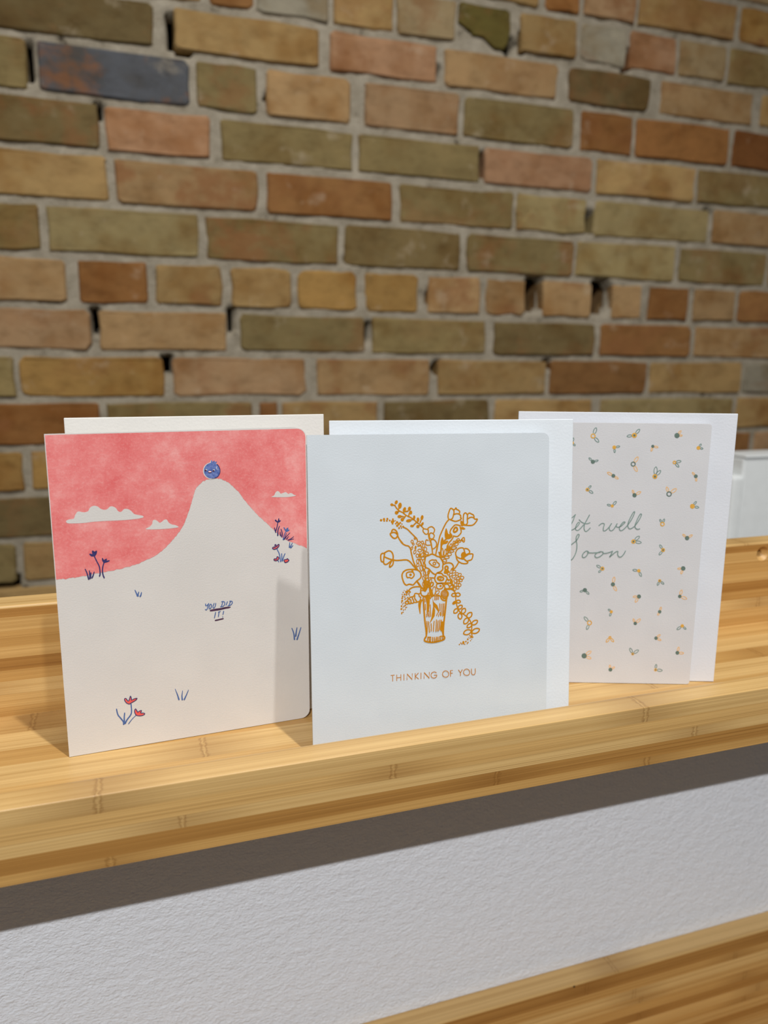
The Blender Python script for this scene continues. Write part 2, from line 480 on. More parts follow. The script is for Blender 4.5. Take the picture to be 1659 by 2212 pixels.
# white partition panel in the gap behind the half wall
cpos = on_y((1604, 984), 0.86)
cab = empty('partition_panel', (cpos[0], 0.86, 0.0))
tag(cab, 'white painted partition panel standing upright between the half wall and the brick wall', 'panel')
ctop = cpos[2]+H
link('board', bm_mesh(box_bm(0.004, 0.62, 0.0, 0.045, 0.03, ctop-0.004, 0.003), 'board'), M_CAB, cab)
link('end_post', bm_mesh(box_bm(-0.018, 0.004, -0.006, 0.051, 0.0, ctop-0.028, 0.006, 3), 'end_post'), M_CABSIDE, cab)
link('top_rail', bm_mesh(box_bm(0.004, 0.62, -0.003, 0.048, ctop-0.004, ctop, 0.0015), 'top_rail'), M_CABSIDE, cab)
link('plinth', bm_mesh(box_bm(0.004, 0.62, -0.01, 0.055, 0.0, 0.03), 'plinth'), M_CAB, cab)

# ------------------------------------------------------------------ bamboo ledges
BL_ = (212, 176, 116); BM_ = (204, 164, 102); BX_ = (194, 151, 88); BD_ = (170, 124, 64)      # bamboo lamellae, pale to amber
def strip(parent, prof, x0, x1, col, node_x):
    v, f = prism_x(prof, x0-node_x, x1-node_x)
    me = mesh('bamboo_strip', v, f)
    bm = bmesh.new(); bm.from_mesh(me); bmesh.ops.recalc_face_normals(bm, faces=bm.faces[:]); bm.to_mesh(me); bm.free()
    o = link('bamboo_strip', me, M_BAMBOO, parent)
    o.location = (node_x, 0, 0)
    o.color = rgba(col)
    return o
def rnd_profile_rect(y0, y1, z0, z1):
    return [(y0, z0), (y1, z0), (y1, z1), (y0, z1)]
def arc(cy, cz, r, a0, a1, n=6):
    return [(cy+r*math.cos(math.radians(a0+(a1-a0)*k/n)), cz+r*math.sin(math.radians(a0+(a1-a0)*k/n))) for k in range(n+1)]

DZ = 0.016
YLF = 0.2670            # front face of the lip
LIPT = 0.0156           # its thickness
def ledge(name, zf, board_h, label, lip_nodes, seed, group):
    root = empty(name, (0, 0, zf+H))
    tag(root, label, 'wall shelf')
    x0, x1 = -0.27, 0.50
    rnd = random.Random(seed)
    # z below is relative to the shelf floor surface
    back = empty('back_board', (0, 0, 0)); back.parent = root
    z = -0.0136
    cols = [BX_, BM_, BD_, BX_, BM_, BL_, BX_, BD_, BM_]
    k = 0
    board = []
    cap = 0.0014
    top_h = board_h; board_h = board_h-cap
    while z < board_h-0.001:
        h = rnd.choice([0.0055, 0.0068, 0.0078, 0.0062])
        if z+h > board_h-0.004: h = board_h-z
        z1 = z+h
        prof = rnd_profile_rect(YB, YW, z, z1)
        board.append(strip(back, prof, x0, x1, cols[(k+seed) % len(cols)], rnd.uniform(-0.1, 0.13)))
        z = z1; k += 1
    r = 0.0012
    strip(back, [(YB, board_h), (YW, board_h)]+arc(YW-r, top_h-r, r, 0, 90)+arc(YB+r, top_h-r, r, 90, 180), x0, x1, BL_, rnd.uniform(-0.1, 0.13))
    base = empty('shelf_base', (0, 0, 0)); base.parent = root
    y = YLF+LIPT
    widths = [0.016, 0.013, 0.018, 0.014, 0.0165, 0.02]
    fc = [BM_, BL_, BM_, BL_, BX_, BL_, BM_]
    k = 0
    while y < YB-0.001:
        w = widths[k % len(widths)]
        if y+w > YB-0.006: w = YB-y
        strip(base, rnd_profile_rect(y, y+w, -0.0136, 0.0), x0, x1, fc[(k+seed) % len(fc)], rnd.uniform(-0.1, 0.13) if k else -0.045)
        y += w; k += 1
    lip = empty('front_lip', (0, 0, 0)); lip.parent = root
    zt, zb = DZ, -0.0136
    tot = zt-zb
    # top lamella with rounded back edge
    r1, r2 = 0.0005, 0.0048
    yb = YLF+LIPT; cap = 0.0007
    strip(lip, [(YLF, zt-cap), (YLF+0.001, zt-cap), (yb-0.001, zt-r2), (yb, zt-r2)]+arc(yb-r2, zt-r2, r2, 0, 90, 8)+arc(YLF+r1, zt-r1, r1, 90, 180, 4), x0, x1, BL_, lip_nodes[0])
    cuts = [zt, zt-0.25*tot, zt-0.47*tot, zt-0.64*tot, zt-0.86*tot, zb]
    lc = [BL_, BM_, BL_, BD_, BX_]
    for k in range(5):
        za, zc = cuts[k+1], cuts[k]
        if k == 0:
            prof = [(YLF, za), (yb, za), (yb, zt-r2), (yb-0.001, zt-r2), (YLF+0.001, zt-cap), (YLF, zt-cap)]
        else:
            prof = rnd_profile_rect(YLF, YLF+LIPT, za, zc)
        strip(lip, prof, x0, x1, lc[k], lip_nodes[k])
    return root, board
def lipx(px, py): return float(on_y((px, py), YLF)[0])
up, upboard = ledge('bamboo_picture_ledge', ZF, 0.0554, 'bamboo picture ledge with raised front lip holding the three greeting cards',
       [lipx(212, 1745), lipx(850, 1655), lipx(395, 1790), lipx(1072, 1690), lipx(238, 1842)], 1, None)
lo, loboard = ledge('bamboo_picture_ledge', -0.497, 0.0786, 'lower bamboo ledge mounted on the white half wall beneath the card ledge',
       [0.1, 0.2, 0.3, 0.05, 0.15], 4, None)

# countersunk screw hole in the upper back board (real recess, cut with a boolean)
hp = on_y((1647, 1196), YB)
def cutter():
    prof = [(-0.0012, 0.0058), (0.0032, 0.0022), (0.0125, 0.0022)]; n = 24
    v, f = [], []
    for (y, r) in prof:
        v += [(r*math.cos(2*math.pi*k/n), y, r*math.sin(2*math.pi*k/n)) for k in range(n)]
    for j in range(2):
        f += [(j*n+k, j*n+(k+1) % n, (j+1)*n+(k+1) % n, (j+1)*n+k) for k in range(n)]
    f += [tuple(range(n)), tuple(range(3*n-1, 2*n-1, -1))]
    me = mesh('cutter', v, f)
    bm = bmesh.new(); bm.from_mesh(me); return bm
c = link('cutter', bm_mesh(cutter(), 'cutter')); c.location = (hp[0], YB, hp[2]+H)
cut_objs = [c]
bpy.context.view_layer.update()
for o in upboard:
    zc = [(o.matrix_world @ v.co).z for v in o.data.vertices]
    if min(zc)-0.006 < hp[2]+H < max(zc)+0.006:
        for c in cut_objs:
            md = o.modifiers.new('hole', 'BOOLEAN'); md.operation = 'DIFFERENCE'; md.object = c; md.solver = 'EXACT'
        bpy.context.view_layer.update()
        dg = bpy.context.evaluated_depsgraph_get(); dg.update()
        me = bpy.data.meshes.new_from_object(o.evaluated_get(dg))
        o.modifiers.clear()
        bm = bmesh.new(); bm.from_mesh(me); bmesh.ops.triangulate(bm, faces=bm.faces[:]); bm.to_mesh(me); bm.free()
        o.data = me
for c in cut_objs: bpy.data.objects.remove(c)
# flat black disc on the lower board, painting the shade of a nail hole
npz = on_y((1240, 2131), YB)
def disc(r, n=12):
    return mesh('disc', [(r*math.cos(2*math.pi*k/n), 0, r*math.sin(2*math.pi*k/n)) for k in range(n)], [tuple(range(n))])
nh = link('nail_hole_shade', disc(0.0008), M_HOLE_SHADE, lo)
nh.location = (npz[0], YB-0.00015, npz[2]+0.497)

# ------------------------------------------------------------------ cards and envelopes
class Sheet:
    """upright sheet standing on the shelf: origin at its lower left corner, u along the bottom, v up, w towards the viewer"""
    def __init__(s, x, y, yaw, lean, w, h):
        yaw, lean = math.radians(yaw), math.radians(lean)
        s.o = np.array([x, y, ZF]); s.w, s.h = w, h
        s.e = np.array([math.cos(yaw), math.sin(yaw), 0])
        n = np.array([-math.sin(yaw), math.cos(yaw), 0])
        s.v = math.cos(lean)*np.array([0, 0, 1.0])+math.sin(lean)*n
        s.n = np.cross(s.e, s.v)           # towards the viewer (-y)
        s.lean = lean
    def uv(s, q):
        r = ray(q); P = r*((s.o @ s.n)/(r @ s.n)); d = P-s.o
        return (float(d @ s.e), float(d @ s.v))
    def matrix(s):
        e, v, n = s.e, s.v, s.n
        return Matrix(((e[0], v[0], n[0], s.o[0]), (e[1], v[1], n[1], s.o[1]), (e[2], v[2], n[2], s.o[2]+H+0.00025), (0, 0, 0, 1)))
def rounded_rect(w, h, rl, rr):
    """outline from lower left, counter clockwise; rl / rr corner radii on the left and right side"""
    def c(cx, cy, r, a):
        if r <= 0: return [(cx, cy)]
        return [(cx+r*math.cos(math.radians(a+90*k/6)), cy+r*math.sin(math.radians(a+90*k/6))) for k in range(7)]
    return (c(rl, rl, rl, 180)+c(w-rr, rr, rr, 270)+c(w-rr, h-rr, rr, 0)+c(rl, h-rl, rl, 90)) if rl > 0 else \
           ([(0, 0)]+c(w-rr, rr, rr, 270)+c(w-rr, h-rr, rr, 0)+[(0, h)])
def plate(outline, z0, z1):
    n = len(outline)
    v = [(x, y, z1) for x, y in outline]+[(x, y, z0) for x, y in outline]
    f = [tuple(range(n)), tuple(range(2*n-1, n-1, -1))]+[(i, i+n, (i+1) % n+n, (i+1) % n) for i in range(n)]
    me = mesh('plate', v, f)
    bm = bmesh.new(); bm.from_mesh(me); bmesh.ops.recalc_face_normals(bm, faces=bm.faces[:]); bm.to_mesh(me); bm.free()
    return me
TH = 0.0006
def card(sheet, name, label, mat, radius, open_deg):
    root = bpy.data.objects.new(name, None); COL.objects.link(root)
    root.empty_display_size = 0.02
    root.matrix_world = sheet.matrix()
    tag(root, label, 'greeting card')
    out = rounded_rect(sheet.w, sheet.h, 0, radius)
    link('front_panel', plate(out, -TH, 0), mat, root)
    back = link('back_panel', plate(out, -TH, 0), mat, root)
    back.location = (0, 0, -TH)
    back.rotation_euler = (0, math.radians(open_deg), 0)
    fold = link('fold', plate([(0, 0), (0.0006, 0), (0.0006, sheet.h), (0, sheet.h)], -2*TH, -TH), mat, root)
    return root
def envelope(sheet, name, label, mat):
    root = bpy.data.objects.new(name, None); COL.objects.link(root)
    root.empty_display_size = 0.02
    root.matrix_world = sheet.matrix(); tag(root, label, 'envelope')
    w, h = sheet.w, sheet.h
    bm = box_bm(0, w, 0, h, -0.0011, 0, 0.0003, 2)
    link('body', bm_mesh(bm, 'body'), mat, root)
    # square flap folded down over the back
    link('flap', plate([(0.001, h-0.0005), (w-0.001, h-0.0005), (w-0.008, h-0.055), (0.008, h-0.055)], -0.0016, -0.0012), mat, root)
    return root

# ---- flat print: strokes, blobs and fills in sheet coordinates
class Print:
    def __init__(s, sheet, root):
        s.sh, s.root = sheet, root
        s.V, s.Fc = [], []
        s.t = (0, 0, 1); s.lift = 0.00005
    def frame(s, ox, oy, sc):
        s.t = (ox, oy, sc); return s
    def P(s, q):
        ox, oy, sc = s.t
        return s.sh.uv((ox+q[0]/sc, oy+q[1]/sc))
    def scale(s):
        return 0.335/FPX/s.t[2]*1.16
    def add(s, pts, faces, z=None):
        n = len(s.V); s.lift += 3e-6; z = s.lift if z is None else z
        s.V += [(x, y, z) for x, y in pts]; s.Fc += [tuple(i+n for i in f) for f in faces]
    @staticmethod
    def smooth(pts, closed=False, sub=5):
        n = len(pts)
        if n < 3: return pts
        out = []
        rng = range(n) if closed else range(n-1)
        for i in rng:
            p0 = pts[(i-1) % n] if (closed or i > 0) else pts[0]
            p1 = pts[i]; p2 = pts[(i+1) % n]
            p3 = pts[(i+2) % n] if (closed or i+2 < n) else pts[-1]
            for k in range(sub):
                t = k/sub
                out.append(tuple(0.5*((2*p1[a])+(-p0[a]+p2[a])*t+(2*p0[a]-5*p1[a]+4*p2[a]-p3[a])*t*t+(-p0[a]+3*p1[a]-3*p2[a]+p3[a])*t**3) for a in (0, 1)))
        if not closed: out.append(pts[-1])
        return out
    def stroke(s, pts, w, closed=False, sm=True, w2=None, sub=5):
        """w, w2 in crop pixels (start and end width)"""
        p = [s.P(q) for q in pts]
        if sm: p = s.smooth(p, closed, sub)
        k = s.scale(); n = len(p)
        w2 = w if w2 is None else w2
        L, Rr = [], []
        for i in range(n):
            a = p[(i-1) % n] if (closed or i > 0) else p[i]
            b = p[(i+1) % n] if (closed or i < n-1) else p[i]
            dx, dy = b[0]-a[0], b[1]-a[1]; l = math.hypot(dx, dy) or 1e-9
            hw2 = 0.5*k*(w+(w2-w)*i/max(1, n-1))
            mit = 1.0
            if not sm and 0 < i < n-1:
                c = p[i]; d1 = (c[0]-a[0], c[1]-a[1]); d2 = (b[0]-c[0], b[1]-c[1])
                cs = (d1[0]*d2[0]+d1[1]*d2[1])/((math.hypot(*d1) or 1e-9)*(math.hypot(*d2) or 1e-9))
                mit = min(2.0, 1/max(0.3, math.sqrt(max(0.05, (1+cs)/2))))
            nx_, ny_ = -dy/l*hw2*mit, dx/l*hw2*mit
            L.append((p[i][0]+nx_, p[i][1]+ny_)); Rr.append((p[i][0]-nx_, p[i][1]-ny_))
        pts2 = L+Rr
        m = n if closed else n-1
        s.add(pts2, [(i, i+n, (i+1) % n+n, (i+1) % n) for i in range(m)])
        if not closed:
            for q, ww in ((pts[0], w), (pts[-1], w2)):
                if ww*k > 0.00008: s.dot(q[0], q[1], ww/2, n=8)
        return s
    def ell(s, cx, cy, rx, ry, ang=0, n=18):
        a = math.radians(ang); c, d = math.cos(a), math.sin(a)
        return [(cx+rx*math.cos(2*math.pi*k/n)*c-ry*math.sin(2*math.pi*k/n)*d, cy+rx*math.cos(2*math.pi*k/n)*d+ry*math.sin(2*math.pi*k/n)*c) for k in range(n)]
    def dot(s, cx, cy, r, ry=None, ang=0, n=14, z=None):
        p = [s.P(q) for q in s.ell(cx, cy, r, ry or r, ang, n)]
        s.add(p, [tuple(range(n))], z); return s
    def ring(s, cx, cy, rx, ry, ang=0, w=24, n=18):
        return s.stroke(s.ell(cx, cy, max(rx-w/2, 4), max(ry-w/2, 4), ang, n), w, closed=True, sm=False)
    def leaf(s, cx, cy, rx, ry, ang=0, w=24):
        """outlined pointed leaf"""
        a = math.radians(ang); c, d = math.cos(a), math.sin(a); q = []
        for k in range(16):
            t = 2*math.pi*k/16
            x, y = rx*math.cos(t), 1.06*ry*math.sin(t)*abs(math.sin(t))**0.35
            q.append((cx+x*c-y*d, cy+x*d+y*c))
        return s.stroke(q, w, closed=True, sm=False)
    def fill(s, pts, sm=True, sub=4, z=None):
        p = [s.P(q) for q in pts]
        if sm: p = s.smooth(p, True, sub)
        s.add(p, [tuple(range(len(p)))], z); return s
    def build(s, name, mat, parent=None):
        me = mesh(name, s.V, s.Fc)
        # make the print face the viewer
        for pl in me.polygons: pass
        bm = bmesh.new(); bm.from_mesh(me)
        for f in bm.faces:
            if f.normal.z < 0: f.normal_flip()
        bmesh.ops.triangulate(bm, faces=[f for f in bm.faces if len(f.verts) > 4])
        bm.to_mesh(me); bm.free()
        o = link(name, me, mat, parent or s.root)
        s.V, s.Fc = [], []; s.lift = 0.00005
        return o

# ================================================================== card with the pink sky
S1 = Sheet(-0.03162, 0.32885, 2.946, 0.652, 0.10795, 0.1397)
c1 = card(S1, 'hill_greeting_card', 'greeting card with coral sky, white hill and blue bird, reading YOU DID IT!', M_PAPER_CREAM, 0.0042, 3.0)
p = Print(S1, c1)
hill = [(119.7, 1254), (150, 1250.5), (184, 1244.6), (234, 1235), (280.6, 1225), (319, 1210), (350, 1190.6), (373, 1167.5), (392.5, 1142), (406, 1111.5), (415.6, 1080.6), (423, 1057.5),
        (437, 1042), (454, 1035.5), (469.7, 1035), (485, 1039), (500.5, 1049.8), (516, 1065), (535, 1090), (558, 1115), (585, 1139.5), (612, 1164), (635.6, 1175), (655, 1181.5)]
huv = Print.smooth([S1.uv(q) for q in hill], False, 8)
rj = random.Random(5)
huv = [(u, v+rj.uniform(-0.00022, 0.00022)) for u, v in huv]
inset = 0.0003
sky = [(inset, huv[0][1])]+[q for q in huv if inset < q[0] < S1.w-0.002]+[(S1.w-inset, huv[-1][1]-0.0012)]
rr = 0.0042-inset
sky += [(S1.w-0.0042+rr*math.cos(math.radians(a)), S1.h-0.0042+rr*math.sin(math.radians(a))) for a in range(0, 91, 15)]
sky += [(inset, S1.h-inset)]
p.add(sky, [tuple(range(len(sky)))]); p.build('coral_sky', M_CORAL)
p.lift = 0.0001
p.frame(130, 1050, 6.144).fill([(80,470),(120,450),(180,440),(200,390),(235,345),(280,350),(320,355),(370,340),(400,290),(450,268),(500,280),(540,310),(590,322),(630,310),(660,280),(700,278),(740,300),(770,340),(810,348),(850,312),(900,312),(940,335),(980,375),(1030,390),(1090,400),(1108,418),(1060,435),(950,450),(800,462),(600,470),(450,480),(300,498),(130,503),(90,495)])
p.build('cloud', M_PAPER_CREAM)
p.lift = 0.0001
p.fill([(1135,578),(1190,545),(1220,510),(1230,465),(1260,455),(1290,470),(1320,493),(1350,480),(1380,455),(1415,452),(1440,490),(1480,515),(1530,525),(1572,550),(1520,562),(1400,575),(1250,582)])
p.build('cloud', M_PAPER_CREAM)
p.lift = 0.0001
p.frame(570, 1050, 12.29).fill([(205,300),(270,260),(310,180),(360,145),(405,165),(450,215),(520,190),(580,172),(625,205),(650,225),(700,200),(750,210),(800,245),(855,262),(780,285),(640,305),(350,310)])
p.build('cloud', M_PAPER_CREAM)
# round blue bird on the hilltop
p.frame(420, 980, 20.74)
p.lift = 0.0001
p.dot(768, 790, 388, 378, n=40); p.fill([(690,420),(735,315),(775,320),(800,400)], sm=False); p.build('bird_halo', M_PAPER_CREAM)
p.lift = 0.00014
p.dot(785, 785, 362, 352, n=40)
p.fill([(725,450),(750,325),(790,325),(805,392),(865,338),(912,342),(905,405),(975,372),(1005,384),(965,470)], sm=False)
bird = p.build('bluebird', M_BIRD)
p.lift = 0.00014
p.stroke([(1010,500),(1090,600),(1140,740),(1130,900),(1050,1040),(930,1110),(800,1132)], 34, w2=20); p.build('outline', M_NAVY, bird)
p.lift = 0.00018; p.dot(524, 745, 44, 38); p.dot(868, 757, 48, 36); p.stroke([(990,610),(988,680),(1028,750)], 26, w2=16); p.build('eye_white', M_PAPER_COOL, bird)
p.lift = 0.00022; p.dot(497, 775, 46, 40); p.dot(852, 790, 42, 38); p.dot(690, 833, 92, 55); p.build('pupil', M_PLUM, bird)
p.lift = 0.00026; p.dot(690, 824, 72, 30); p.build('beak', M_PINK, bird)
# navy flowers by the left edge
def navy_flower(fr, head, stems, mat=M_NAVY, w=26):
    p.frame(*fr); p.lift = 0.0001
    p.fill(head, sub=4)
    for s_ in stems: p.stroke(s_, w*0.8, w2=w)
    return p.build('printed_flower', mat)
D3 = (170, 1170, 11.06)
navy_flower(D3, [(250,310),(290,300),(325,310),(315,240),(345,225),(380,250),(425,225),(440,255),(425,310),(390,360),(340,370),(290,360)], [[(375,365),(430,480),(490,600),(510,720),(510,800),(495,838)]])
navy_flower(D3, [(555,410),(575,405),(605,448),(640,425),(680,422),(668,462),(720,455),(745,470),(710,495),(650,515),(600,520),(562,470)], [[(605,515),(580,600),(568,700),(580,800),(610,878)]])
def tuft(fr, blades, mat, w0=14, w1=30):
    p.frame(*fr); p.lift = 0.0001
    for b_ in blades: p.stroke(b_, w0, w2=w1)
    return p.build('grass_tuft', mat)
tuft(D3, [[(155,668),(200,770),(240,915)], [(255,705),(265,800),(270,895)], [(292,752),(288,830),(276,895)], [(370,735),(345,820),(315,880)]], M_NAVY, 18, 28)
tuft(D3, [[(1345,1172),(1385,1260),(1405,1312)], [(1435,1215),(1418,1280),(1420,1312)], [(1500,1225),(1485,1290),(1465,1322)]], M_BLUE, 18, 30)
# red flowers at the bottom
D6 = (230, 1470, 8.295)
def red_flower(fr, head, stems, w=12, sw=22):
    p.frame(*fr); p.lift = 0.00009
    p.fill(head, sub=3); o = p.build('printed_flower', M_RED)
    p.lift = 0.00013; p.stroke(head, w, closed=True, sub=3); p.build('outline', M_NAVY, o)
    p.lift = 0.00009
    for s_ in stems: p.stroke(s_, sw*0.75, w2=sw)
    if stems: p.build('stem', M_BLUE, o)
red_flower(D6, [(325,335),(350,330),(390,378),(415,330),(430,285),(445,330),(447,358),(500,335),(548,325),(520,365),(450,405),(410,430),(360,410),(330,370)],
           [[(440,430),(450,560),(430,630),(370,710),(335,780)], [(180,520),(205,620),(260,690),(305,750),(308,795)], [(325,590),(318,690),(328,780)]])
red_flower(D6, [(505,545),(520,515),(545,550),(562,575),(590,555),(630,545),(612,588),(660,590),(688,605),(650,632),(590,640),(535,630),(510,590)], [[(530,632),(460,700),(395,785)]], sw=13)
tuft(D6, [[(1230,160),(1270,260),(1298,350)], [(1365,190),(1352,280),(1358,352)], [(1470,175),(1430,270),(1392,350)]], M_BLUE, 8, 24)
tuft((560, 1180, 4.806), [[(338,855),(358,910),(365,972)], [(392,850),(384,890),(378,938)], [(432,848),(410,920),(392,972)]], M_BLUE, 8, 15)
# flowers and grass on the right slope
D4 = (570, 1050, 12.29)
navy_flower(D4, [(290,910),(320,905),(362,945),(385,872),(405,872),(412,922),(450,922),(430,960),(370,985),(310,955)], [[(370,980),(345,1110),(312,1210)], [(280,1120),(300,1200),(316,1243)]])
navy_flower(D4, [(520,1110),(545,1110),(580,1165),(610,1125),(650,1120),(645,1165),(685,1172),(650,1210),(590,1230),(545,1175)], [[(580,1230),(530,1340),(512,1435)]], M_BLUE)
tuft(D4, [[(415,1075),(375,1180),(368,1325)], [(430,1230),(440,1330)], [(455,1155),(485,1270),(472,1358)]], M_NAVY, 18, 32)
tuft(D4, [[(600,1270),(550,1390),(522,1435)], [(690,1255),(600,1350),(550,1420)], [(655,1350),(600,1420)], [(790,1355),(700,1420),(640,1448)], [(790,1415),(720,1430),(650,1445)]], M_NAVY, 14, 26)
tuft(D4, [[(685,1510),(675,1640)], [(755,1525),(692,1640)], [(770,1590),(715,1652)]], M_BLUE, 18, 28)
red_flower(D4, [(225,1660),(260,1630),(300,1640),(290,1575),(320,1570),(335,1622),(370,1570),(400,1562),(395,1610),(340,1670),(270,1690)], [[(345,1680),(410,1820),(445,2018)], [(470,1805),(480,2000)], [(560,1805),(520,1900),(492,2000)]], 22, 28)
red_flower(D4, [(265,1955),(300,1940),(335,1950),(345,1892),(370,1890),(400,1920),(370,1975),(320,1995),(275,1985)], [[(370,1985),(394,2024)]], 20, 24)
red_flower(D4, [(535,1970),(590,1960),(630,1937),(640,1962),(665,1975),(640,2015),(570,2045),(540,2010)], [], 20)
# YOU DID IT!
p.frame(430, 1285, 16.59)
W = 27
for st in ([(235,340),(235,395),(265,408),(305,375),(345,325)], [(345,325),(320,410),(290,520),(260,558),(220,540)],
           [(540,320),(500,420),(502,478),(530,490),(570,440),(600,320)], [(850,262),(825,350),(800,438)],
           [(765,440),(830,438),(890,400),(920,330),(905,268),(860,252),(805,262)], [(1015,260),(965,382)], [(1130,245),(1098,320),(1068,395)],
           [(1030,405),(1090,400),(1160,350),(1192,290),(1175,247),(1130,237),(1095,242)],
           [(590,640),(550,838)], [(690,632),(760,607)], [(715,625),(690,793)], [(880,600),(852,712)]):
    p.stroke(st, W)
p.stroke([(415,345),(380,375),(355,450),(362,503),(395,510),(430,460),(446,385)], W, closed=True); p.dot(845, 805, 18)
p.build('lettering', M_BLUE)
p.frame(430, 1285, 16.59)
p.fill([(385,590),(420,550),(620,508),(800,485),(960,448),(1125,445),(1130,470),(1060,500),(940,520),(760,565),(560,595),(410,612)], sub=3)
p.build('underline', M_PLUM)
p.fill([(562,935),(590,908),(680,890),(780,865),(870,852),(885,875),(850,900),(740,925),(640,950),(570,955)], sub=3)
p.build('underline', M_PLUM)
SE = Sheet(-0.0250, 0.3415, 0.6, 1.2, 0.1119, 0.1450)
envelope(SE, 'cream_envelope', 'cream envelope standing behind the coral sky card', M_ENV_CREAM)

# ================================================================== card with the bouquet
S2 = Sheet(0.06904, 0.29712, -7.417, 5.972, 0.10795, 0.1397)
c2 = card(S2, 'bouquet_greeting_card', 'white greeting card with ochre line drawing of a vase of flowers, reading THINKING OF YOU', M_PAPER_COOL, 0.0030, 0.5)
p = Print(S2, c2)
C1 = (815, 1075, 13.825); C2 = (925, 1090, 13.825); C3 = (815, 1170, 13.825); C4 = (910, 1180, 13.825); C5 = (855, 1255, 13.825); C6 = (960, 1260, 15.8); C7 = (900, 1290, 20.74)
# leafy branch
p.frame(*C1).stroke([(525,240),(560,310),(640,400),(770,470),(860,545),(960,590),(1060,650),(1180,750),(1270,820),(1380,935)], 34)
for e in ((435,228,50,42,20),(565,155,44,64,25),(675,255,56,92,8),(808,372,46,78,22),(958,345,48,62,15),(995,460,50,60,0),(575,465,56,56,0),(665,580,66,48,-5),(745,670,52,55,0),
          (940,702,86,48,-12),(1100,605,36,62,0),(1215,670,42,66,-8),(1335,610,44,74,10),(1345,800,36,58,30),(1035,860,58,38,0),(1210,875,50,50,0)):
    p.dot(*e)
for a, b_ in (((480,235),(530,250)),((640,330),(630,390)),((720,570),(820,595)),((790,640),(842,560)),((1020,670),(1060,655)),((1310,670),(1275,760)),((1085,830),(1170,745)),((1250,840),(1265,815)),
              ((790,440),(790,480)),((820,430),(920,412)),((945,490),(935,580)),((1090,650),(1060,660)),((1205,720),(1190,760)),((1320,835),(1280,830)),((610,430),(650,410))):
    p.stroke([a, b_], 34, sm=False)
p.build('leafy_branch', M_GOLD)
# berry sprig
for e in ((112,690,38),(200,660,38),(205,710,28),(300,650,32),(285,705,30),(370,697,28),(465,660,28),(450,735,48),(455,790,28),(490,715,30),(543,700,16),(590,750,35),(550,790,25),(640,800,40),(595,850,38),(685,765,28),(735,800,20),(700,865,30),(650,920,30),(720,920,22),(770,880,30)):
    p.dot(*e)
p.stroke([(770,895),(820,915),(900,960),(1000,1060),(1120,1180),(1170,1230),(1200,1300)], 34); p.ring(1120, 1235, 34, 34)
p.build('berry_sprig', M_GOLD)
# poppy bud and its long stem
p.stroke([(425,1040),(450,980),(500,965),(560,1005),(600,1080),(605,1150),(560,1220),(500,1230),(440,1190),(390,1120),(400,1080),(470,1055),(540,1065),(592,1115)], 40)
p.stroke([(605,1150),(660,1260),(760,1380)], 38)
p.frame(*C3).stroke([(690,0),(760,80),(850,130),(930,150),(990,230),(1010,330),(1050,500),(1090,640),(1140,750),(1200,850)], 38)
p.build('poppy_bud', M_GOLD)
# side poppy
for st in ([(190,370),(250,330),(340,290),(420,320),(465,400),(475,500),(460,555)], [(215,470),(300,510),(400,545),(470,560)], [(220,380),(150,365),(105,420),(105,540),(130,610),(175,620)],
           [(220,380),(200,470),(190,580),(190,650),(230,695),(300,680),(400,600),(460,560)], [(430,590),(380,680),(365,770),(400,765),(460,700),(480,610),(470,560)],
           [(480,560),(560,575),(700,570),(800,560),(890,565),(980,620),(1080,740),(1180,840)]):
    p.stroke(st, 38)
p.build('poppy_flower', M_GOLD)
# open flower low on the left
p.stroke([(1040,845),(900,855),(800,900),(745,980),(740,1070),(770,1180),(810,1270),(870,1315),(940,1290),(1000,1295),(1060,1310),(1110,1270),(1170,1200),(1280,1110),(1310,1030),(1280,930),(1210,870),(1130,850)], 40, closed=True)
p.stroke([(880,950),(960,920),(1060,930),(1100,1000),(1080,1060),(1020,1110),(960,1085),(900,1090),(870,1030)], 36, closed=True)
p.dot(992, 1005, 40); p.stroke([(1040,870),(1060,920)], 50, sm=False); p.stroke([(1180,1200),(1240,1290),(1300,1370)], 38)
p.fill([(1090,760),(1150,770),(1215,850),(1140,860)], sm=False)
p.build('open_flower', M_GOLD)
# beaded foliage left of the centre
for e in ((1040,15,34,44,0),(1075,90,28,28,0),(1225,50,72,32,-30),(1345,40,34,40,0),(1385,135,34,60,5),(1435,240,42,60,0),(1265,280,60,40,5),(1480,365,50,42,20),(1195,435,40,50,0),(1340,410,34,66,15),(1360,510,52,44,0),
          (1205,600,34,62,0),(1210,710,36,50,10),(1330,630,40,100,-15),(1310,805,40,84,-10),(1390,810,38,66,10),(1410,950,36,66,-8),(1480,1060,32,56,12),(1385,1110,32,68,-15),(1530,930,30,56,8),(1590,1190,32,58,15),(1380,1280,30,66,0),(1510,1320,32,70,-30),(1625,1290,30,70,25),(1120,320,34,56,20),(1030,210,24,50,25)):
    p.leaf(*e)
for e in ((1240,135,55,26,-10),(1140,190,32,56,10),(1270,400,34,54,0),(1440,1230,46,52,0),(1440,1150,30,60,0),(1250,545,40,30,0)):
    p.dot(*e)
for st in ([(1285,100),(1330,210),(1390,320),(1430,450)], [(1250,540),(1300,620),(1340,760),(1420,900),(1450,1060),(1440,1200),(1400,1380)], [(1540,900),(1520,1080),(1550,1200),(1580,1380)], [(1240,470),(1300,470),(1400,440)]):
    p.stroke(st, 32)
p.build('beaded_foliage', M_GOLD)
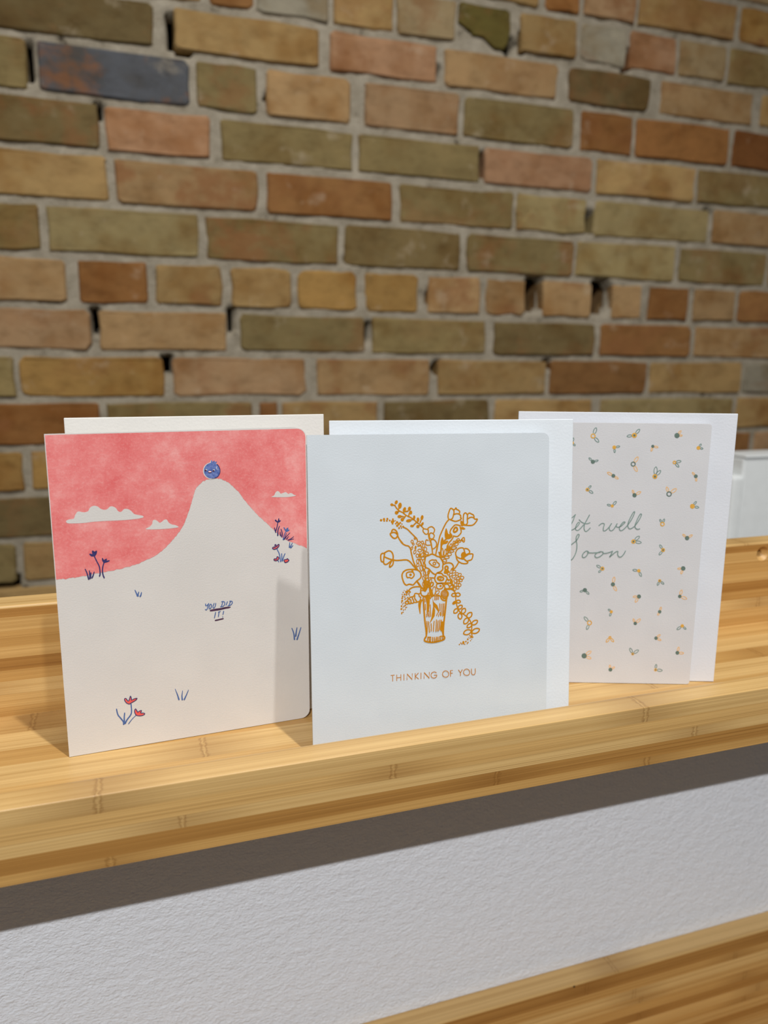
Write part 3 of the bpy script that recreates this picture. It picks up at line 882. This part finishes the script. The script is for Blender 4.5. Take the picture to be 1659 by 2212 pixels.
# blossom spike between branch and tulips
p.frame(*C1)
p.stroke([(1385,950),(1450,955),(1520,980),(1512,1080),(1450,1110),(1390,1060),(1362,1000)], 32, closed=True)
p.frame(*C2)
for st in ([(-110,140),(-70,120),(-20,130)], ):
    pass
p.stroke([(0,715),(60,682),(120,682),(180,740),(185,800),(160,860)], 32); p.stroke([(40,900),(80,862),(140,882),(180,940),(150,1020),(90,1040),(42,1000)], 32, closed=True)
p.stroke([(80,1080),(160,1060),(220,1110),(250,1180),(235,1260),(180,1320),(120,1330),(95,1200)], 32, closed=True)
p.stroke([(-10,720),(0,820),(20,1000),(80,1180),(120,1380)], 32); p.stroke([(0,1090),(-60,1070),(-80,1160),(-50,1225),(60,1225)], 30)
p.frame(*C4).stroke([(305,0),(325,110),(335,240)], 34)
p.build('blossom_spike', M_GOLD)
# tulips
p.frame(*C2)
for st in ([(610,460),(590,360),(620,230),(670,130),(740,160),(770,230),(755,320),(730,410),(680,460)], [(740,165),(790,160),(825,115),(850,160),(900,180),(940,230),(920,290)], [(760,315),(830,290),(910,295),(970,350),(965,400),(990,430),(930,480),(820,515),(720,490),(640,455)],
           [(610,470),(540,550),(470,680),(400,830),(340,980),(310,1120),(270,1300),(255,1380)]):
    p.stroke(st, 36)
p.frame(*C4).stroke([(480,0),(455,130),(428,280)], 36)
p.build('tulip', M_GOLD)
p.frame(*C2)
for st in ([(1050,580),(1045,450),(1060,310),(1115,265),(1170,330),(1165,450),(1170,560),(1120,620),(1060,600)], [(1170,320),(1220,270),(1290,295),(1350,330),(1370,395)], [(1185,440),(1260,395),(1340,400),(1400,450),(1465,450),(1420,540),(1340,620),(1240,640),(1060,630),(1000,650)]):
    p.stroke(st, 36)
p.fill([(960,500),(990,490),(1040,540),(1080,620),(1000,650),(960,590)]); p.fill([(980,690),(1040,685),(1110,740),(1050,765),(990,745)])
p.build('tulip', M_GOLD)
for st in ([(960,650),(880,625),(800,625),(740,680),(670,770),(650,860),(680,890)], [(950,680),(980,780),(980,850),(940,910),(860,970),(750,950)], [(760,960),(700,1060),(620,1150),(570,1260),(550,1380)]):
    p.stroke(st, 36)
p.stroke([(755,800),(795,710),(840,700),(868,750),(855,795),(790,838)], 48, closed=True)
p.fill([(530,720),(570,790),(600,890),(680,890),(720,920),(720,980),(640,1040),(550,1050),(500,1000),(490,860)])
p.fill([(420,985),(450,1050),(470,1120),(550,1090),(600,1110),(550,1180),(440,1210),(410,1300),(400,1380),(365,1380),(365,1150),(390,1040)])
p.stroke([(470,1100),(540,1040)], 40, sm=False); p.fill([(540,1240),(590,1230),(600,1380),(520,1380),(560,1300)], sm=False)
p.build('leafy_flower', M_GOLD)
# fern sprig on the right of the centre
p.stroke([(990,1070),(1040,1005),(1075,1012),(1080,1110),(1050,1132),(1000,1080)], 32, closed=True)
for e in ((930,1110,46,34,0),(850,1115,38,42,0),(890,1062,44,30,-20),(845,1200,58,36,-20),(770,1170,34,64,0),(670,1270,34,86,10),(770,1310,80,36,-5)): p.leaf(*e)
p.stroke([(600,1380),(700,1260),(800,1150),(960,1080)], 32); p.dot(1030, 1085, 26)
p.frame(*C4)
for e in ((625,200,32,116,0),(710,210,32,106,8),(790,70,30,90,0),(840,250,62,44,5),(760,345,76,36,2),(700,440,62,40,20),(910,155,66,32,5),(970,62,84,34,-8)): p.leaf(*e)
p.stroke([(600,0),(580,200),(570,340)], 44); p.fill([(500,180),(590,180),(605,340),(545,310)], sm=False); p.stroke([(570,340),(700,300),(820,150),(850,0)], 32); p.fill([(560,300),(720,310),(700,360),(580,360)], sm=False)
p.build('fern_sprig', M_GOLD)
# big round flower in the middle
p.stroke([(470,810),(580,770),(640,700),(640,620),(650,520),(610,420),(550,340),(470,315),(400,275),(310,250),(220,290),(130,330),(110,430),(95,520),(120,580),(135,650),(220,690),(300,780),(370,840),(440,860)], 40)
p.stroke([(235,480),(310,425),(390,430),(440,430),(470,490),(530,540),(525,620),(450,645),(370,620),(280,560)], 34, closed=True); p.ring(390, 530, 54, 58, 0, 30)
p.build('round_flower', M_GOLD)
# rose-like poppy on the right
for st in ([(1030,200),(1060,130),(1130,75),(1240,65),(1280,130),(1300,220)], [(1300,80),(1380,95),(1440,160),(1430,220),(1350,260)], [(1420,250),(1530,245),(1535,320),(1500,410),(1420,440),(1340,450),(1270,360),(1400,260)],
           [(1020,200),(1040,300),(1110,360),(1250,400)], [(1040,320),(1070,420),(1140,490),(1240,530),(1350,530),(1390,490),(1330,440),(1270,380)], [(1110,500),(1060,590),(1000,670),(930,730)]):
    p.stroke(st, 36)
p.dot(1262, 272, 80, 92, 15); p.dot(1230, 350, 45, 40)
p.build('poppy_flower', M_GOLD)
# small flowers below the middle
p.stroke([(470,820),(560,825),(610,830),(660,890),(730,910),(770,970),(740,1050),(700,1110),(600,1115),(490,1120),(430,1070),(400,980),(430,880)], 38, closed=True)
p.ring(575, 980, 112, 80, 8, 44); p.ring(555, 975, 48, 44, 0, 26); p.stroke([(250,955),(400,965)], 34, sm=False)
p.build('small_flower', M_GOLD)
p.stroke([(450,1200),(480,1140),(600,1125),(655,1180),(630,1260),(560,1290),(480,1280)], 36, closed=True); p.dot(575, 1200, 36)
p.stroke([(690,1190),(720,1150),(790,1150),(830,1200),(840,1260),(760,1285),(710,1260)], 34, closed=True); p.stroke([(850,1230),(900,1180),(945,1210),(930,1262),(862,1272)], 34, closed=True)
p.stroke([(660,1130),(800,1110),(930,1150),(950,1280),(760,1300),(690,1290)], 40)
p.build('small_flower', M_GOLD)
p.stroke([(660,560),(720,530),(810,510),(900,530),(950,590),(955,650),(900,700)], 40); p.ring(752, 665, 66, 78, 0, 46)
p.fill([(665,800),(700,700),(800,715),(850,770),(790,840),(690,835)], sm=False); p.stroke([(900,690),(880,760)], 26, sm=False)
p.build('small_flower', M_GOLD)
# cluster of seed pods on the right
for e in ((980,775,56,34,-25),(1065,840,50,36,-10),(1145,870,56,38,-35),(975,920,66,36,-25),(1095,970,52,36,0),(1220,955,52,44,0),(1180,1035,46,36,10),(1015,1050,40,60,-20),(1100,1085,34,40,0),(1145,1170,44,44,0),(1020,1165,42,50,0),(1085,1250,42,42,0),(1000,1290,38,44,-20),(880,860,56,40,-40),(815,830,50,34,-45),(900,1080,36,60,0)):
    p.leaf(*e)
p.fill([(750,970),(830,1000),(930,990),(930,1140),(870,1140),(860,1030),(800,1060)], sm=False); p.stroke([(830,900),(880,1000),(920,1150)], 30)
p.build('seed_pods', M_GOLD)
# rosette and dense stems in the mouth of the vase
p.frame(*C5)
for rad, ww in ((125, 30), (88, 26), (52, 22), (20, 16)): p.ring(1460, 405, rad, rad*1.05, 0, ww)
p.stroke([(1330,470),(1380,570),(1470,600),(1530,520)], 40); p.stroke([(1360,440),(1420,540),(1500,540)], 26); p.fill([(1500,320),(1585,380),(1560,480),(1500,560),(1480,500),(1540,420)], sm=False)
p.build('rosette', M_GOLD)
p.fill([(820,0),(1000,0),(980,180),(930,280),(880,350),(820,320),(770,250),(830,190)], sm=False)
p.fill([(780,450),(900,450),(1000,420),(1060,540),(1020,560),(1010,700),(990,900),(920,1000),(920,700),(880,520),(800,500)], sm=False)
p.fill([(740,560),(800,590),(760,680),(740,850),(735,990),(712,990),(690,880),(670,760),(680,640)])
p.fill([(1090,500),(1130,640),(1240,740),(1290,880),(1300,1000),(1220,870),(1150,790),(1175,900),(1160,1060),(1060,1220),(1000,1300),(1060,1120),(1090,900),(1112,780),(1100,620)], sm=False)
p.fill([(980,180),(1050,220),(1090,300),(1100,430),(1180,440),(1300,420),(1340,480),(1140,470),(1060,520),(1000,420)], sm=False)
for e in ((1140,310,52,120,5),(1240,360,74,40,-45),(1080,120,44,66,25),(950,130,30,66,-25),(790,262,42,42,0)): p.leaf(*e)
for st in ([(750,220),(742,330),(760,420),(800,460),(880,468),(950,430),(970,370)], [(380,300),(440,240),(540,195),(700,185),(780,210)], [(650,40),(720,140),(765,215)]): p.stroke(st, 38)
p.build('stem_bundle', M_GOLD)
# snapdragon spike and dotted filler on the left
for st in ([(570,480),(560,410),(600,385),(680,400),(740,370)], [(690,420),(700,470),(750,510)], [(560,430),(560,520),(600,590),(650,640),(720,600),(735,540)], [(510,480),(490,520),(530,600),(540,650),(600,655),(650,640)], [(560,430),(510,480),(430,500),(400,550),(450,590),(450,650),(500,680),(540,650)], [(430,500),(370,560),(330,610)], [(390,620),(400,690),(460,680)]):
    p.stroke(st, 34)
p.ring(330, 660, 66, 60, 0, 34)
p.build('snapdragon', M_GOLD)
for e in ((250,300,14),(335,270,14),(220,355,20),(190,415,18),(205,475,28),(190,530,28),(190,605,32),(175,655,20),(200,705,18),(170,765,28),(165,850,30),(180,960,22),(175,990,20),(220,945,18),(228,880,20),(280,865,18),(295,810,20),(325,795,16),(240,770,22),(280,745,24),(210,810,14),(270,560,22),(300,535,20),(355,510,24),(265,490,22),(260,415,30),(330,350,40),(320,420,28),(420,340,28),(390,400,24),(410,450,16),(300,330,25),(235,670,16),(345,310,26),(395,320,24)):
    p.dot(*e)
p.build('dotted_filler', M_GOLD)
# vase
p.frame(*C5)
for a, b_ in (((1160,480),(1160,585)),((1200,470),(1200,585)),((1240,450),(1235,570)),((1280,450),(1275,570)),((1305,690),(1310,900)),((1355,700),(1350,1050)),((1405,690),(1395,1070)),((1440,690),(1425,1050)),((1330,950),(1330,1050)),((1250,960),(1215,1050)),((1290,1000),(1270,1070)),
              ((860,540),(875,640)),((880,700),(885,870)),((1025,720),(1040,1070)),((985,900),(995,1085)),((945,950),(960,1060)),((915,1000),(915,1080))):
    p.stroke([a, b_], 24, sm=False)
p.frame(*C7)
p.stroke([(285,60),(300,180),(320,500),(350,900),(380,1200),(420,1500),(430,1750),(370,1850),(345,1950),(440,2010),(700,2040),(950,2000),(1150,1940),(1240,1880),(1240,1800),(1190,1720),(1190,1500),(1220,1100),(1270,700),(1320,200),(1340,60)], 66, sub=3)
p.fill([(1050,1510),(1100,1100),(1200,1100),(1190,1700),(1140,1650),(1120,1560)], sm=False)
for st in ([(450,1100),(470,1350),(460,1650)], [(520,1110),(550,1350),(565,1585)], [(640,1200),(650,1350),(645,1535)], [(780,1090),(760,1300),(745,1545)], [(880,1030),(870,1300),(850,1545)], [(955,1070),(935,1300),(915,1535)], [(1035,1040),(1010,1300),(975,1525)], [(1100,1040),(1080,1250),(1040,1450)]):
    p.stroke(st, 40)
for a, b_ in (((500,1810),(475,1950)),((555,1800),(560,1990)),((620,1800),(610,1990)),((700,1810),(712,1990)),((780,1810),(800,1990)),((870,1800),(860,1990)),((930,1800),(920,1950)),((1000,1790),(990,1940)),((1080,1770),(1060,1900)),((1150,1760),(1165,1870))):
    p.stroke([a, b_], 44, sm=False)
p.stroke([(1040,1765),(1190,1745)], 40, sm=False); p.stroke([(480,1800),(630,1800)], 34, sm=False)
p.build('vase', M_GOLD)
# trailing vine
p.frame(*C6)
p.stroke([(60,215),(150,225),(230,225),(310,270),(370,340),(390,400),(385,520),(395,650),(430,800),(460,880),(540,1010),(660,1080),(780,1170),(850,1250),(910,1370),(935,1480),(925,1620),(920,1700),(945,1800)], 38)
for e in ((315,415,72,52,-10),(460,405,78,58,5),(475,640,70,48,5),(535,830,86,54,-40),(390,960,94,58,-50),(650,960,100,62,-60),(530,1140,100,64,85),(850,1105,116,70,-50),(740,1300,118,68,-55),(1030,1355,116,62,-35),(850,1460,98,54,-40),(780,1685,136,76,-22),(1065,1640,140,74,-25)):
    p.leaf(*e, 40)
p.dot(335, 680, 84, 52, -40)
for e in ((870,1800,25),(920,1840,40),(960,1850,28),(870,1880,20),(820,1860,15),(795,1925,32),(930,1920,16),(890,1970,20),(730,2000,28),(645,2025,40),(640,2070,30),(690,2090,22),(800,2030,24),(775,2070,20),(555,2050,22),(585,2080,20),(508,2100,22)): p.dot(*e)
p.build('trailing_vine', M_GOLD)
# THINKING OF YOU
p.frame(830, 1430, 7.541)
LW = 10.5
for st in ([(108,229),(165,222)], [(137,225),(137,320)], [(203,218),(203,313)], [(270,212),(270,308)], [(203,265),(270,259)], [(320,207),(320,303)], [(370,298),(370,203),(454,292),(455,197)],
           [(503,192),(503,288)], [(555,187),(506,240),(557,283)], [(598,185),(598,280)], [(648,275),(648,180),(733,270),(733,175)], [(812,222),(855,219)],
           [(1077,240),(1077,146),(1112,143)], [(1077,190),(1110,187)], [(1207,136),(1240,182),(1270,130)], [(1240,182),(1240,228)]):
    p.stroke(st, LW, sm=False)
p.stroke([(1418,118),(1420,180),(1431,208),(1452,214),(1473,200),(1482,170),(1480,113)], LW)
p.stroke([(847,182),(826,170),(800,170),(774,184),(760,212),(765,242),(785,263),(812,267),(838,256),(853,236),(855,219)], LW)
p.ring(998, 202, 56, 57, 0, LW, n=32); p.ring(1340, 173, 56, 57, 0, LW, n=32)
p.build('lettering', M_COPPER)
SE2 = Sheet(0.0803-0.0006, 0.3008, -7.0, 5.6, 0.1117, 0.1452)
envelope(SE2, 'cool_white_envelope', 'bluish white envelope standing behind the bouquet card', M_ENV_COOL)

# ================================================================== get well card
S3 = Sheet(0.17801, 0.34647, -19.511, 0.933, 0.10795, 0.1397)
c3 = card(S3, 'get_well_greeting_card', 'white greeting card scattered with tiny bees, reading Get well Soon', M_PAPER_SOFT, 0.0015, 1.2)
p = Print(S3, c3)
p.frame(1220, 1090, 9.217)
GW = 19
for st in ([(-30,330),(30,300),(95,288),(150,265),(212,208)], [(212,208),(190,255),(165,330),(92,455),(20,560),(-60,640)], [(-10,540),(90,525),(140,515),(200,485),(260,430),(292,375),(265,365),(225,430),(213,500),(250,525),(300,495),(375,410)],
           [(492,215),(440,310),(395,400),(382,480),(405,540),(450,530),(505,475)], [(285,310),(330,355),(395,385),(450,388),(500,370)],
           [(680,425),(735,385),(775,385),(785,410),(765,480),(770,530),(810,525),(870,470),(930,385)], [(930,385),(890,450),(890,510),(930,530),(980,490),(1040,390)], [(1040,390),(1022,440),(1060,460),(1115,440),(1160,400),(1200,360),(1165,357),(1110,420),(1085,480),(1105,525),(1160,510),(1250,420)],
           [(1250,420),(1330,300),(1390,165),(1362,165),(1290,300),(1255,400),(1265,470),(1310,490),(1390,440)], [(1390,440),(1480,310),(1525,210),(1495,205),(1430,330),(1395,430),(1410,480),(1450,500),(1490,490)],
           [(20,880),(90,835),(160,780),(225,730),(270,660),(285,610),(262,600),(230,650),(225,720),(240,800),(235,900),(205,1000),(150,1090),(90,1120),(10,1110),(-40,1060)],
           [(470,948),(430,932),(375,970),(345,1030),(370,1063),(420,1040),(465,970),(452,937)], [(450,965),(560,970),(700,957)], [(760,952),(700,945),(620,985),(597,1030),(630,1063),(700,1040),(760,985),(750,947)], [(760,980),(850,970),(950,935)],
           [(950,935),(920,1000),(890,1050),(950,1000),(1010,950),(1055,940),(1050,1000),(1080,1048),(1130,1040),(1180,980),(1205,932)],
           [(-30,330),(-110,400),(-130,500),(-80,560),(0,540)]):
    p.stroke(st, GW)
p.dot(100, 1215, 14)
p.build('lettering', M_GREEN)
B1 = (1220, 910, 5.027); B4 = (1350, 1090, 8.295); B2 = (1220, 1200, 5.027); B3 = (1220, 1330, 5.027)
bees = [(B1, 307,165,28,'Oo',(340,75),(368,232)),(B1, 755,158,30,'Od',(812,92),(675,168)),(B1, 1218,160,30,'Gp',(1262,108),(1275,160)),(B1, 82,240,18,'O',(93,185),(112,270)),(B1, 537,288,22,'O',(597,278),(542,345)),
 (B1, 955,277,18,'Gp',(1012,288),(938,330)),(B1, 1450,295,22,'O',(1480,252),(1500,303)),(B1, 305,445,24,'G',(262,402),(362,430)),(B1, 742,470,28,'Gop',(795,392),(785,550)),(B1, 1190,452,20,'Oo',(1262,438),(1238,502)),
 (B1, 978,605,28,'Od',(990,500),(1040,540)),(B1, 527,597,22,'Gp',(462,560),(580,630)),(B1, 1422,602,22,'Gp',(1385,560),(1428,655)),(B1, 245,747,22,'Od',(285,705),(305,785)),(B1, 757,808,25,'Gp',(735,752),(825,770)),
 (B1, 1132,795,30,'Gop',(1105,718),(1212,738)),(B1, 515,925,18,'O',(460,910),(558,875)),(B1, 1385,928,28,'O',(1428,877),(1455,942)),(B1, 68,560,16,'Gp',(62,620),(30,540)),(B1, 50,880,12,'G',(20,850),(30,920)),
 (B4, 670,358,42,'Oo',(625,272),(705,265)),(B4, 1112,608,42,'Gp',(1035,540),(1205,552)),(B4, 150,670,42,'Od',(258,575),(292,690)),(B4, 682,822,38,'Od',(622,730),(612,910)),
 (B2, 408,147,24,'Od',(345,112),(368,188)),(B2, 803,170,20,'O',(738,162),(830,232)),(B2, 1285,145,26,'Gp',(1225,148),(1262,205)),(B2, 522,318,24,'Gp',(537,238),(560,388)),(B2, 1030,278,18,'Od',(1005,328),(1075,315)),
 (B2, 218,380,24,'G',(165,398),(262,425)),(B2, 805,450,24,'Gp',(742,452),(765,512)),(B2, 1248,448,20,'Gp',(1270,378),(1325,475)),(B2, 505,615,18,'O',(472,588),(488,662)),(B2, 1030,615,20,'Gp',(1045,565),(1010,652)),
 (B3, 268,82,28,'Oo',(210,18),(238,155)),(B3, 765,88,20,'Gp',(742,38),(820,40)),(B3, 1275,115,20,'O',(1218,155),(1315,152)),(B3, 490,240,16,'Oop',(450,292),(530,288)),(B3, 990,248,20,'Gp',(1035,210),(1045,272)),
 (B3, 210,440,30,'Gp',(285,390),(285,470)),(B3, 737,420,16,'Od',(707,357),(800,378)),(B3, 1222,407,22,'Gp',(1238,345),(1290,412)),(B3, 495,590,22,'Gp',(488,540),(540,562)),(B3, 985,592,18,'Od',(992,533),(1058,600)),
 # the part of the card that stands behind the bouquet card
 (B1, -180,200,26,'O',(-150,120),(-120,250)),(B1, -420,320,24,'Gp',(-460,270),(-380,260)),(B1, -240,520,24,'Od',(-200,450),(-170,560)),(B1, -520,680,26,'Gp',(-480,620),(-560,620)),
 (B2, -220,300,24,'O',(-260,250),(-180,250)),(B2, -500,420,24,'Gp',(-540,370),(-450,380)),(B3, -150,120,24,'Od',(-190,60),(-110,70)),(B3, -420,260,24,'Gp',(-460,200),(-380,210)),(B3, -200,480,24,'O',(-240,430),(-160,440)),(B3, -560,560,24,'Gp',(-600,510),(-520,520))]
for fr, bx, by, br_, kind, w1, w2 in bees:
    k = fr[2]/5.027
    p.frame(*fr); p.lift = 0.00006
    body_m = M_ORANGE if kind[0] == 'O' else M_TEAL
    if 'o' in kind: p.ring(bx, by, br_, br_, 0, 12*k, n=12)
    else: p.dot(bx, by, br_*0.95, n=14)
    bee = p.build('printed_bee', body_m)
    wm = (M_PEACH if kind[0] == 'G' else M_ORANGE) if 'p' in kind else M_GREEN
    for (tx, ty) in (w1, w2):
        dx, dy = tx-bx, ty-by; L = math.hypot(dx, dy)
        s0 = br_*0.8/L; cx_, cy_ = bx+dx*(1+s0)/2, by+dy*(1+s0)/2
        p.lift = 0.00005
        p.leaf(cx_, cy_, L*(1-s0)/2, max(8*k, L*(1-s0)*0.20), math.degrees(math.atan2(dy, dx)), 9*k)
        p.build('wing', wm, bee)
    if 'd' in kind:
        p.lift = 0.0001; p.dot(bx, by, br_*0.42); p.build('spot', M_TEAL, bee)
e3b = on_z((1541.5, 1473.5), ZF)
W3 = 0.1118
yaw3 = -19.511
e3d = np.array([math.cos(math.radians(yaw3)), math.sin(math.radians(yaw3)), 0])
e3l = e3b-e3d*W3
best = None
for k in range(26, 120):          # leans back a little more than the card
    t = Sheet(e3l[0], e3l[1], yaw3, k*0.05, W3, 0.146)
    u = t.uv((1607, 895))
    if best is None or abs(u[0]-W3) < best[0]: best = (abs(u[0]-W3), k*0.05, u[1])
SE3 = Sheet(e3l[0], e3l[1], yaw3, best[1], W3, best[2])
envelope(SE3, 'soft_white_envelope', 'white envelope standing behind the get well card', M_ENV_SOFT)
